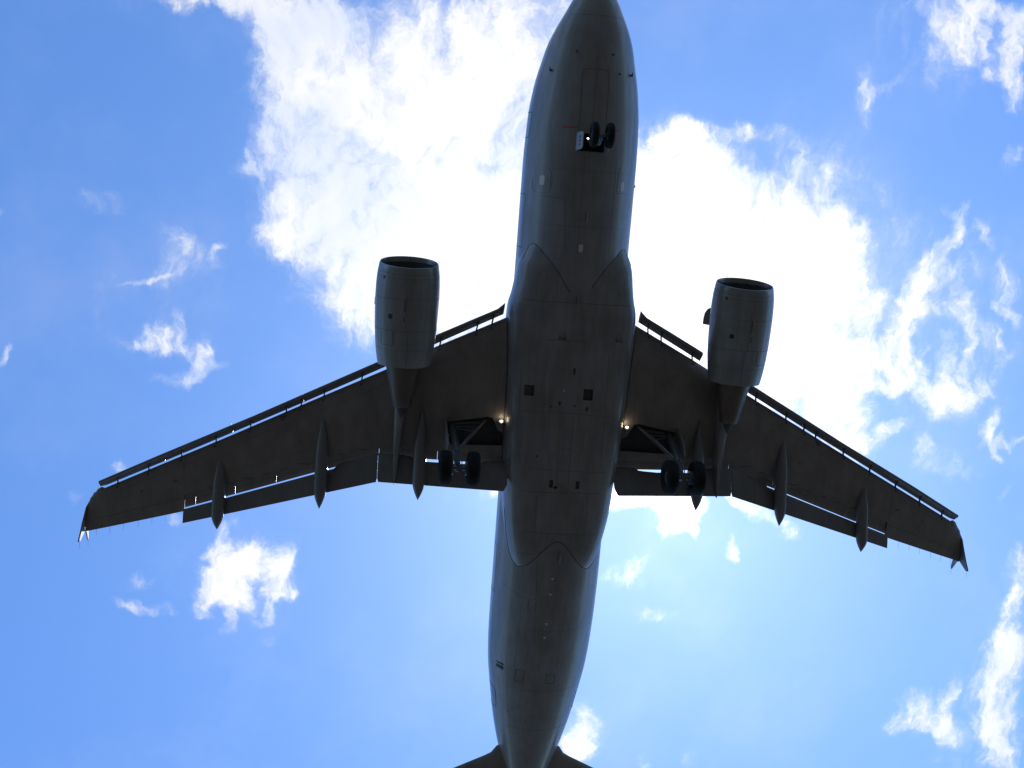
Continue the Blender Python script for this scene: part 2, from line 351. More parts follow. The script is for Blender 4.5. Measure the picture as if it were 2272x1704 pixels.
def cut(o, mb, side=1, angle=38):
    """carve the closed shapes of mb out of o (recesses, bays)"""
    c = build('cutter', mb, list(o.data.materials), None, side, smooth=False)
    c.location = -ORG; c.location = (0, 0, 0)
    par = o.parent; o.parent = None
    md = o.modifiers.new('cut', 'BOOLEAN'); md.operation = 'DIFFERENCE'; md.object = c; md.solver = 'EXACT'
    bpy.context.view_layer.update()
    dg = bpy.context.evaluated_depsgraph_get()
    me = bpy.data.meshes.new_from_object(o.evaluated_get(dg))
    o.modifiers.clear()
    old = o.data; o.data = me; me.name = old.name
    bpy.data.meshes.remove(old)
    cm = c.data; bpy.data.objects.remove(c); bpy.data.meshes.remove(cm)
    me.polygons.foreach_set('use_smooth', [True] * len(me.polygons))
    me.set_sharp_from_angle(angle=R(angle))
    o.parent = par

def absorb(o, mb, mats, side=1):
    """surface pattern: join the flat marks of mb into the mesh of o"""
    me = o.data; base = len(me.materials)
    for m in (mats if isinstance(mats, (list, tuple)) else [mats]): me.materials.append(m)
    t = build('marks', mb, mats, None, side, smooth=False, fix=False)
    bm = bmesh.new(); bm.from_mesh(me); n0 = len(bm.faces)
    bm.from_mesh(t.data); bm.faces.ensure_lookup_table()
    for f in bm.faces[n0:]: f.material_index += base; f.smooth = False
    bm.to_mesh(me); bm.free(); me.update()
    tm = t.data; bpy.data.objects.remove(t); bpy.data.meshes.remove(tm)

def lerp(tab, x):
    if x <= tab[0][0]: return tab[0][1]
    for (a, va), (b, vb) in zip(tab, tab[1:]):
        if x <= b: return va + (vb - va) * (x - a) / (b - a)
    return tab[-1][1]
def smooth_tab(tab, x):
    """monotone-ish cubic through the table"""
    n = len(tab)
    if x <= tab[0][0]: return tab[0][1]
    if x >= tab[-1][0]: return tab[-1][1]
    sl = [(tab[i + 1][1] - tab[i][1]) / (tab[i + 1][0] - tab[i][0]) for i in range(n - 1)]
    for i in range(n - 1):
        if x <= tab[i + 1][0]:
            h = tab[i + 1][0] - tab[i][0]
            def tang(j):
                if j == 0: return sl[0]
                if j == n - 1: return sl[-1]
                if sl[j - 1] * sl[j] <= 0: return 0.0
                return 2 * sl[j - 1] * sl[j] / (sl[j - 1] + sl[j])
            t = (x - tab[i][0]) / h
            return ((2 * t**3 - 3 * t**2 + 1) * tab[i][1] + (t**3 - 2 * t**2 + t) * h * tang(i)
                    + (-2 * t**3 + 3 * t**2) * tab[i + 1][1] + (t**3 - t**2) * h * tang(i + 1))

# ------------------------------------------------------------------ ground (below and behind the camera)
def ground():
    m = bpy.data.materials.new('dry_grass_field'); m.use_nodes = True
    nt = m.node_tree; N, L = nt.nodes, nt.links; b = N['Principled BSDF']
    tc = N.new('ShaderNodeTexCoord')
    n1 = N.new('ShaderNodeTexNoise'); n1.inputs['Scale'].default_value = 0.05; n1.inputs['Detail'].default_value = 12
    L.new(tc.outputs['Object'], n1.inputs[0])
    cr = N.new('ShaderNodeValToRGB'); L.new(n1.outputs[0], cr.inputs[0])
    cr.color_ramp.elements[0].position = 0.35; cr.color_ramp.elements[0].color = (0.037, 0.034, 0.026, 1)
    cr.color_ramp.elements[1].position = 0.7; cr.color_ramp.elements[1].color = (0.056, 0.051, 0.041, 1)
    L.new(cr.outputs[0], b.inputs['Base Color']); b.inputs['Roughness'].default_value = 0.95
    me = bpy.data.meshes.new('ground')
    S = 15000
    me.from_pydata([(-S, -S, 0), (S, -S, 0), (S, S, 0), (-S, S, 0)], [], [(0, 1, 2, 3)])
    me.materials.append(m)
    o = bpy.data.objects.new('ground', me); o['kind'] = 'structure'; col.objects.link(o)
ground()

# ------------------------------------------------------------------ the aircraft
plane = bpy.data.objects.new('jet_airliner', None)
plane.location = (ORG.x, ORG.y, ORG.z + ALT)
plane.empty_display_size = 2
plane['label'] = 'twin-engine jet airliner with dark grey belly flying overhead, wheels, slats and flaps lowered for landing'
plane['category'] = 'airplane'
col.objects.link(plane)

# --- fuselage sections
A_TAB = [(0, 0.02), (0.12, 0.36), (0.5, 0.72), (0.94, 0.945), (1.55, 1.255), (2.1, 1.475), (2.65, 1.615), (3.2, 1.755), (3.7, 1.84), (4.3, 1.915), (5, 1.955), (6, 1.985), (8, 1.99), (20, 1.99), (22, 1.985), (23.4, 1.96), (24.1, 1.93), (24.95, 1.86), (25.55, 1.775), (26.2, 1.675), (26.9, 1.565), (27.6, 1.425), (28.2, 1.29), (29.2, 1.03), (30.2, 0.80), (31.5, 0.55), (33.0, 0.30), (33.84, 0.16)]
BOT_TAB = [(0, -0.62), (0.12, -0.93), (0.5, -1.22), (0.94, -1.42), (1.55, -1.62), (2.1, -1.76), (2.65, -1.87), (3.2, -1.95), (3.7, -2.01), (4.3, -2.06), (5, -2.09), (6, -2.1), (20, -2.1), (20.8, -2.08), (22, -1.93), (24, -1.53), (26, -1.05), (28, -0.48), (30, 0.12), (32, 0.72), (33.84, 1.18)]
TOP_TAB = [(0, -0.58), (0.12, -0.27), (0.5, 0.05), (0.94, 0.28), (1.55, 0.72), (2.1, 1.25), (2.65, 1.6), (3.2, 1.81), (3.7, 1.93), (4.3, 2.0), (5, 2.03), (6, 2.04), (26, 2.04), (28, 2.0), (30, 1.88), (32, 1.7), (33.84, 1.5)]
def fus(s, th, off=0.0):
    a = smooth_tab(A_TAB, s); zb = smooth_tab(BOT_TAB, s); zt = smooth_tab(TOP_TAB, s)
    zc = zb + (zt - zb) * 0.508
    b = (zc - zb) if abs(th) <= math.pi / 2 else (zt - zc)
    return P((a + off) * math.sin(th), s, zc - (b + off) * math.cos(th))
def fus_x(s, x, off=0.0):
    a = smooth_tab(A_TAB, s)
    return fus(s, math.asin(max(-0.999, min(0.999, x / a))), off)

# --- belly fairing sections
W_TAB = [(8.55, 1.55), (9.0, 1.80), (9.5, 1.985), (10, 2.05), (10.5, 2.13), (11, 2.24), (11.5, 2.26), (13, 2.2), (16, 2.1), (17.3, 1.985), (17.7, 1.97), (18.2, 1.93), (18.8, 1.845), (19.4, 1.735), (20.0, 1.58), (20.3, 1.47), (20.5, 1.38), (20.9, 1.2)]
ZB_TAB = [(8.55, -1.50), (9.0, -1.70), (9.35, -1.87), (9.8, -2.0), (10.45, -2.105), (11, -2.2), (12, -2.31), (13, -2.35), (16, -2.33), (17.3, -2.28), (18.3, -2.19), (19.16, -2.1), (19.6, -2.03), (20.0, -1.94), (20.3, -1.84), (20.6, -1.70), (20.9, -1.5)]
def fair(s, th, off=0.0):
    W = smooth_tab(W_TAB, s) + off; zb = smooth_tab(ZB_TAB, s) - off; zc = -0.75; n = 3.6
    c, sn = math.cos(th), math.sin(th)
    k = 1.0 / (abs(sn) ** n + abs(c) ** n) ** (1 / n)
    b = (zc - zb) if c >= 0 else 0.9
    return P(W * k * sn, s, zc - b * k * c)
def fair_z(s, x):
    W = smooth_tab(W_TAB, s); zb = smooth_tab(ZB_TAB, s); n = 3.6
    q = 1 - min(0.999, abs(x / W)) ** n
    return -0.75 - (-0.75 - zb) * q ** (1 / n)
def fus_z(s, x): return fus_x(s, x).z
def belly(x, s, off=0.004):
    zf = fus_z(s, x)
    zz = zf
    if 8.6 < s < 20.85 and abs(x) < smooth_tab(W_TAB, s) * 0.99: zz = min(zf, fair_z(s, x))
    return P(x, s, zz - off)

def ribbon(mb, pts, w, mi=1, f=None, up=None):
    """flat strip of width w along surface points (already lifted off the surface)"""
    pts = [Vector(p) for p in pts]
    n = len(pts); L_, R_ = [], []
    for i in range(n):
        t = (pts[min(i + 1, n - 1)] - pts[max(i - 1, 0)]).normalized()
        nn = up[i] if up else Vector((0, 0, -1))
        d = t.cross(nn).normalized() * (w * 0.5)
        L_.append(pts[i] - d); R_.append(pts[i] + d)
    mb.add(L_ + R_, [(i, i + 1, n + i + 1, n + i) for i in range(n - 1)], mi)
def dense(poly, step=0.15):
    out = []
    for (a, b), (c, d) in zip(poly, poly[1:]):
        k = max(1, int(math.hypot(c - a, d - b) / step))
        out += [(a + (c - a) * i / k, b + (d - b) * i / k) for i in range(k)]
    return out + [poly[-1]]
def bline(mb, poly, w=0.02, mi=1, off=0.004):
    ribbon(mb, [belly(x, s, off) for x, s in dense(poly)], w, mi)
def bpatch(mb, poly, mi, off=0.005):
    n = len(poly)
    cx = sum(p[0] for p in poly) / n; cs = sum(p[1] for p in poly) / n
    mb.add([belly(x, s, off) for x, s in poly] + [belly(cx, cs, off)], [(i, (i + 1) % n, n) for i in range(n)], mi)
def oval(x, s, rx, rs, p=2.0, n=20):
    out = []
    for k in range(n):
        t = 2 * math.pi * k / n; c, q = math.cos(t), math.sin(t)
        out.append((x + rx * math.copysign(abs(c) ** (2 / p), c), s + rs * math.copysign(abs(q) ** (2 / p), q)))
    return out
def sline(mb, ths, w=0.02, mi=1):
    """line on the fuselage side given as (s, theta degrees)"""
    pts, ups = [], []
    for s, th in dense(ths, 0.12 if True else 1):
        p = fus(s, R(th), 0.004); c = P(0, s, p.z * 0.0)
        pts.append(p); ups.append(Vector((p.x, 0, p.z)).normalized())
    ribbon(mb, pts, w, mi, up=ups)

def make_fuselage():
    mb = MB()
    st = [0, 0.05, 0.12, 0.25, 0.5, 0.75, 1.0] + [1.0 + 0.25 * i for i in range(1, 25)] + [7.5 + 0.5 * i for i in range(0, 27)] + [21 + 0.3 * i for i in range(1, 43)] + [33.84]
    n = 96
    rings = [[fus(s, 2 * math.pi * k / n - math.pi) for k in range(n)] for s in st]
    mb.loft(rings)
    # red paint of the tail on the upper rear fuselage
    k = 0
    for i in range(len(st) - 1):
        for j in range(n):
            th = abs(2 * math.pi * (j + 0.5) / n - math.pi)
            if st[i] > 28.2 and th > R(112 - 4 * (st[i] - 28)): mb.m[k] = 2
            elif th > R(77): mb.m[k] = 3
            k += 1
    o = build('fuselage', mb, [MT['paint'], MT['bay'], MT['livery'], MT['upper']], plane)
    cb = MB(); cb.box(P(0, 5.27, -1.75), (0.44, 0.29, 0.6), 1)
    cut(o, cb)
    return o
fuselage = make_fuselage()

def skin_details():
    mb = MB()   # 0 seam, 1 pale, 2 red, 3 bay
    # closed front nose gear doors
    pts = [(0.45, 4.96), (0.45, 3.06), (0.40, 2.95), (0.30, 2.90), (-0.30, 2.90), (-0.38, 2.95), (-0.43, 3.06), (-0.44, 4.96)]
    bline(mb, pts, 0.018, 0); bline(mb, [(0.01, 2.9), (0.0, 4.96)], 0.014, 0)
    bline(mb, [(0.97, 4.82), (0.52, 4.81)], 0.04, 2); bline(mb, [(-0.70, 4.81), (-0.90, 4.81)], 0.04, 2)
    bline(mb, [(1.12, 4.80), (1.35, 4.83)], 0.02, 0)
    # cargo door and service panels of the forward belly
    bline(mb, [(1.93, 7.13), (1.5, 7.13), (0.71, 7.15)], 0.016, 0); bline(mb, [(0.71, 7.15), (0.62, 8.4), (0.60, 8.9)], 0.014, 0)
    bline(mb, oval(1.465, 6.62, 0.27, 0.40, 5)[:15], 0.012, 0)
    bline(mb, [(-1.05, 6.85), (-1.55, 6.86)], 0.012, 0); bline(mb, [(-1.07, 6.0), (-1.05, 6.85)], 0.012, 0)
    bpatch(mb, oval(1.465, 6.605, 0.075, 0.165, 3), 1); bpatch(mb, oval(-1.275, 6.62, 0.075, 0.16, 3), 1)
    bpatch(mb, oval(0.06, 8.76, 0.075, 0.13, 4), 1)
    for s in (1.15, 6.2, 8.05): bline(mb, [(x * 0.1 * smooth_tab(A_TAB, s) * 0.93, s) for x in range(-10, 11)], 0.008, 0)
    for x in (-0.95, 0.18): bline(mb, [(x, 5.7), (x, 8.9)], 0.007, 0)
    # seams and hatches on the fairing
    bline(mb, [(x * 0.1, 10.62) for x in range(-19, 20)], 0.014, 0)
    bline(mb, [(0.95, 11.9), (-0.35, 11.89), (-0.31, 12.15)], 0.016, 0); bline(mb, [(0.25, 11.9), (0.24, 12.1)], 0.012, 0)
    bline(mb, [(1.7, 14.45), (0.2, 14.4), (-1.5, 14.48)], 0.012, 0)
    bline(mb, [(0.32, 14.5), (0.24, 17.3)], 0.014, 0); bline(mb, [(-0.14, 14.5), (-0.18, 17.3)], 0.012, 0)
    bline(mb, [(0.32, 15.65), (-0.15, 15.68)], 0.012, 0)
    bline(mb, [(1.5, 16.45), (-1.5, 16.5)], 0.012, 0)
    bline(mb, [(1.36, 17.30), (-1.37, 17.28)], 0.014, 0)
    bline(mb, [(0.89, 17.42), (0.87, 18.82)], 0.012, 0); bline(mb, [(-0.91, 17.37), (-0.95, 18.8)], 0.012, 0)
    bline(mb, [(1.3, 18.83), (-1.42, 18.86)], 0.014, 0)
    bline(mb, [(1.5, 19.7), (0.72, 19.68)], 0.012, 0); bline(mb, [(1.75, 12.95), (1.72, 16.4)], 0.010, 0)
    bline(mb, [(-1.2, 12.3), (-1.28, 16.4)], 0.010, 0); bline(mb, [(0.95, 12.2), (0.93, 14.4)], 0.010, 0)
    for x, s, rx, rs in ((-0.04, 12.94, 0.05, 0.13), (0.38, 14.08, 0.045, 0.08), (-0.58, 14.24, 0.05, 0.08), (0.68, 14.2, 0.03, 0.05), (-0.15, 14.15, 0.035, 0.04), (1.02, 16.0, 0.04, 0.04)):
        bpatch(mb, oval(x, s, rx, rs), 3)
    bpatch(mb, oval(0.26, 13.63, 0.035, 0.035), 1)
    bpatch(mb, oval(0.70, 15.4, 0.13, 0.34), 4, 0.003)
    # aft belly
    for s, x in ((20.55, 0.06), (21.16, 0.085), (22.37, 0.11), (22.95, 0.11)): bpatch(mb, oval(x, s, 0.05, 0.045), 1)
    bline(mb, [(1.77, 21.14), (1.3, 21.33), (0.84, 21.45), (0.56, 21.40)], 0.014, 0); bline(mb, [(0.65, 19.95), (0.58, 21.4)], 0.012, 0)
    bline(mb, [(0.83, 21.5), (0.81, 21.89), (0.54, 21.88), (0.56, 21.5)], 0.02, 0)
    def rect(x0, s0, x1, s1, w): bline(mb, [(x0, s0), (x1, s0), (x1, s1), (x0, s1), (x0, s0)], w, 0)
    rect(0.99, 24.50, 0.68, 25.02, 0.03); rect(-0.14, 24.60, -0.47, 24.98, 0.022)
    for i in range(4):
        xa, xb = 1.655 - 0.06 * i, 1.655 - 0.06 * (i + 1)
        mb.add([belly(xa, 24.43, 0.008), belly(xb, 24.45, 0.008), belly(xb, 24.52, 0.008), belly(xa, 24.50, 0.008)], [(0, 1, 2, 3)], 3)
        mb.add([belly(xa, 24.55, 0.008), belly(xb, 24.57, 0.008), belly(xb, 24.72, 0.008), belly(xa, 24.70, 0.008)], [(0, 1, 2, 3)], 3)
    bpatch(mb, oval(1.06, 26.49, 0.03, 0.03), 3); bline(mb, [(0.72, 25.95), (0.74, 26.3)], 0.015, 0)
    for x in (0.2, -0.5, 1.05): bline(mb, [(x, 21.6), (x, 24.4)], 0.007, 0)
    for s in (22.7, 25.35, 27.2): bline(mb, [(x * 0.1 * smooth_tab(A_TAB, s) * 0.93, s) for x in range(-10, 11)], 0.008, 0)
    # outlines of doors low on the sides
    for sg in (1, -1):
        for s0, s1, t0 in ((4.35, 5.2, 75), (25.75, 26.65, 66)):
            sline(mb, [(s0 + 0.06, sg * 112), (s0, sg * 100), (s0, sg * (t0 + 4)), (s0 + 0.1, sg * t0), (s1 - 0.1, sg * t0), (s1, sg * (t0 + 4)), (s1, sg * 100), (s1, sg * 112)], 0.03, 0)
    sline(mb, [(7.12, 104), (7.12, 72), (8.95, 72), (8.95, 104)], 0.022, 0)
    sline(mb, [(19.95, 104), (19.95, 78), (21.75, 76), (21.75, 104)], 0.022, 0)
    return mb
MT['stain'] = material('fluid_stain', (0.165, 0.178, 0.195), 0.3, coat=0.3, vary=0.5)
marks = skin_details()

def make_fairing():
    mb = MB(); n = 96
    st = [8.55 + 0.1 * i for i in range(0, 30)] + [11.5 + 0.5 * i for i in range(0, 12)] + [17.3 + 0.1 * i for i in range(0, 37)]
    mb.loft([[fair(s, 2 * math.pi * k / n - math.pi) for k in range(n)] for s in st])
    o = build('belly_fairing', mb, [MT['fairing'], MT['bay']], plane, angle=50)
    cb = MB()
    cb.box(P(1.455, 13.70, -2.31), (0.165, 0.185, 0.14), 1)
    cb.box(P(-0.585, 13.73, -2.36), (0.165, 0.195, 0.12), 1)
    cb.box(P(0.435, 16.97, -2.36), (0.065, 0.14, 0.12), 1)
    cb.box(P(-0.50, 16.98, -2.36), (0.065, 0.14, 0.12), 1)
    cb.box(P(0.27, 17.1, -2.3), (0.06, 0.05, 0.1), 1)
    # two flush air inlets that widen aft
    for x in (0.46, -1.52):
        zi = fair_z(11.86, x) + 0.09
        a = [P(x + 0.02, 11.35, fair_z(11.35, x) - 0.03), P(x + 0.15, 11.86, zi), P(x - 0.15, 11.88, zi)]
        cb.add([p + Vector((0, 0, -0.25)) for p in a] + [a[0] + Vector((0, 0, -0.02)), a[1], a[2]], [(0, 1, 2), (5, 4, 3), (0, 3, 4, 1), (1, 4, 5, 2), (2, 5, 3, 0)], 0)
    cut(o, cb, angle=50)
    # sealed joint between fairing and fuselage
    sm = MB()
    for front in (True, False):
        line = []
        for k in range(-38, 39):
            x = k * 0.05
            lo, hi = (8.6, 11.2) if front else (18.2, 20.85)
            rng = [lo + (hi - lo) * i / 400 for i in range(401)]
            if not front: rng = rng[::-1]
            hit = None
            for s in rng:
                if abs(x) < smooth_tab(W_TAB, s) * 0.985 and fair_z(s, x) < fus_z(s, x): hit = s; break
            if hit is not None and not (hit == rng[0]): line.append((x, hit))
        segs = [[q for q in line if q[0] > 0.3], [q for q in line if q[0] < -0.4]] if front else [line]
        for sg in segs:
            if len(sg) > 2: ribbon(sm, [belly(x, s, 0.005) for x, s in sg], 0.028, 0)
    absorb(o, sm, [MT['joint']])
    return o
fairing = make_fairing()
def share(mb, on_fairing):
    out = MB(); out.v = mb.v
    for f, m in zip(mb.f, mb.m):
        x = sum(mb.v[i][0] for i in f) / len(f); s = -sum(mb.v[i][1] for i in f) / len(f)
        q = 8.6 < s < 20.85 and abs(x) < smooth_tab(W_TAB, s) * 0.99 and fair_z(s, x) < fus_z(s, x)
        if q == on_fairing: out.f.append(f); out.m.append(m)
    used = sorted({i for f in out.f for i in f}); ix = {k: n for n, k in enumerate(used)}
    out.v = [mb.v[i] for i in used]; out.f = [tuple(ix[i] for i in f) for f in out.f]
    return out
def root_joint():
    out = MB()
    for sd in (1, -1):
        pts = []
        for i in range(0, 60):
            s = 11.55 + 5.0 * i / 59
            hit = None
            for k in range(200):
                x = 2.35 - 0.004 * k
                if x < smooth_tab(W_TAB, s) * 0.998 and fair_z(s, x) < wing_low(x, s): hit = x; break
            if hit: pts.append(P(sd * (hit + 0.02), s, wing_low(hit, s) - 0.012))
        ribbon(out, pts, 0.04, 0)
    return out
MARKS = [MT['seam'], MT['pale'], MT['red'], MT['bay'], MT['stain']]
absorb(fuselage, share(marks, False), MARKS)
absorb(fairing, share(marks, True), MARKS)

# small blade antennas, drains and probes under the belly
def blade(name, x, s, h, l, parent, rake=0.5, mat='paint', w=0.022):
    mb = MB(); z = belly(x, s, 0).z + 0.03
    poly = [P(x, s - l / 2, z), P(x, s - l / 2 + rake * h, z - h), P(x, s + l / 2 + rake * h * 0.35, z - h), P(x, s + l / 2, z)]
    mb.prism(poly, (w, 0, 0)); return build(name, mb, [MT[mat]], parent)
blade('blade_antenna', -0.06, 7.65, 0.30, 0.36, fuselage)
blade('blade_antenna', -0.12, 19.66, 0.34, 0.40, fuselage, 0.7)
blade('blade_antenna', 0.02, 10.45, 0.25, 0.22, fuselage, 0.6, 'paint')
blade('drain_mast', 0.14, 17.0, 0.22, 0.12, fairing, 0.8, 'paint')
blade('drain_mast', 0.0, 2.55, 0.05, 0.05, fuselage, 0.5, 'bay')
def probe(x, s, th=None, big=False):
    mb = MB()
    if th is None: p = belly(x, s, 0)
    else: p = fus(s, R(th))
    nrm = Vector((p.x, 0, p.z)).normalized()
    mb.tube([p - nrm * 0.02, p + nrm * 0.05], 0.03 if not big else 0.035, 8)
    if big: mb.tube([p + nrm * 0.05, p + nrm * 0.075 + P(0, 0.05, 0), p + nrm * 0.08 + P(0, -0.09, 0)], 0.02, 8)
    build('air_probe', mb, [MT['bay']], fuselage)
probe(0.67, 2.36); probe(-0.53, 2.37)
probe(0, 2.98, 55, True); probe(0, 2.97, -29, False); probe(0, 2.95, -48, True)
mb = MB(); p = fus(6.55, R(-84)); mb.prism([p + P(0, -0.05, 0), p + P(-0.05, 0.03, 0.01), p + P(-0.05, 0.08, 0.01), p + P(0, 0.1, 0)], (0, 0, 0.02)); build('side_antenna', mb, [MT['bay']], fuselage)

# --- wing geometry (starboard, mirrored for port)
WZ = [(0, -1.25), (2.3, -1.05), (4.8, -0.8), (9.15, -0.25), (12, 0.08), (14, 0.38), (16.24, 0.8), (17.2, 1.0)]
def wz(x): return smooth_tab(WZ, x)
LE = [(0, 10.19), (2.3, 11.39), (4.78, 12.65), (6.41, 13.56), (8.75, 14.78), (11.92, 16.45), (14.1, 17.58), (16.24, 18.71)]
TIP = [(16.24, 18.71), (16.36, 18.68), (16.5, 18.77), (16.6, 18.93), (16.78, 19.15), (16.90, 19.55), (16.97, 19.9), (16.985, 20.44)]
def s_le(x):
    return lerp(LE, x) if x <= 16.24 else lerp(TIP, x)
def s_cove(x): return 16.16 if x <= 6.3 else 16.20 + (x - 6.3) * 0.353
def s_gap(x): return 16.67 if x <= 6.5 else 16.68 + (x - 6.5) * 0.3640
def s_te(x): return 17.12 if x <= 6.4 else 17.12 + (x - 6.4) * 0.3148
def naca(u): return max(0.0, (0.2969 * math.sqrt(max(u, 0)) - 0.126 * u - 0.3516 * u**2 + 0.2843 * u**3 - 0.1036 * u**4) / 0.1)
def depth(x): return lerp([(0, 0.44), (2, 0.42), (6.4, 0.27), (12, 0.17), (16.3, 0.10), (17.05, 0.03)], x)
def wing_low(x, s):
    u = (s - s_le(x)) / (s_te(x) - s_le(x))
    return wz(x) - depth(x) * naca(u)
def wlow(x, s, off=0.004): return P(x, s, wing_low(x, s) - off)
NSEC = 14
def main_section(x, full):
    a, te = s_le(x), s_te(x)
    end = te if full else s_cove(x)
    uend = (end - a) / (te - a)
    h = depth(x) * 1.25
    pts = []
    for i in range(NSEC + 1):                       # lower skin, leading edge to the cove
        u = uend * (i / NSEC) ** 1.8
        pts.append(P(x, a + u * (te - a), wz(x) - depth(x) * naca(u)))
    if full:
        pts += [P(x, te + 0.001, wz(x) - 0.004), P(x, te + 0.002, wz(x) + 0.004), P(x, te - 0.05, wz(x) + 0.01)]
        ub = 0.95
    else:
        zb = pts[-1].z
        sm = s_cove(x) + 0.40 * (s_gap(x) - s_cove(x))
        pts += [P(x, end - 0.03, zb * 0.25 + (wz(x) - 0.02) * 0.75), P(x, sm, wz(x) + 0.0), P(x, sm, wz(x) + 0.06)]
        ub = uend
    for i in range(NSEC, 0, -1):
        u = ub * (i / NSEC) ** 1.8
        pts.append(P(x, a + u * (te - a), wz(x) + h * naca(u)))
    return pts

def gapfun(x):
    return lerp([(2.7, -0.14), (2.9, -0.02), (3.4, 0.045), (4.85, 0.045), (4.95, -0.14), (7.88, -0.14), (8.0, 0.0), (20, 0.0)], x)

def canoe(s0, s1, x, z0, z1, w, d, parent, side):
    """flap track fairing: pointed body hanging under the wing, drooping aft"""
    mb = MB(); rings = []; n = 20; K = 34
    for i in range(K + 1):
        t = i / K
        s = s0 + (s1 - s0) * t
        if t < 0.52: f = (math.sin(math.pi / 2 * t / 0.52)) ** 1.12
        elif t < 0.80: f = 1.0
        else: f = max(0.012, (1 - ((t - 0.80) / 0.20) ** 1.7))
        f = max(f, 0.012)
        top = wing_low(x, min(s, s_cove(x) - 0.05)) + 0.05 if s < s_cove(x) else None
        zl = z0 + (z1 - z0) * (t ** 1.9)
        hw = w * f
        ht = d * f
        zc = zl - 0.10 * f
        ring = []
        for k in range(n):
            th = 2 * math.pi * k / n
            c, q = math.cos(th), math.sin(th)
            ring.append(P(x + hw * math.copysign(abs(c) ** 0.85, c), s, zc + ht * q))
        rings.append(ring)
    mb.loft(rings)
    return build('flap_track_fairing', mb, [MT['flap'], MT['seam']], parent, side)

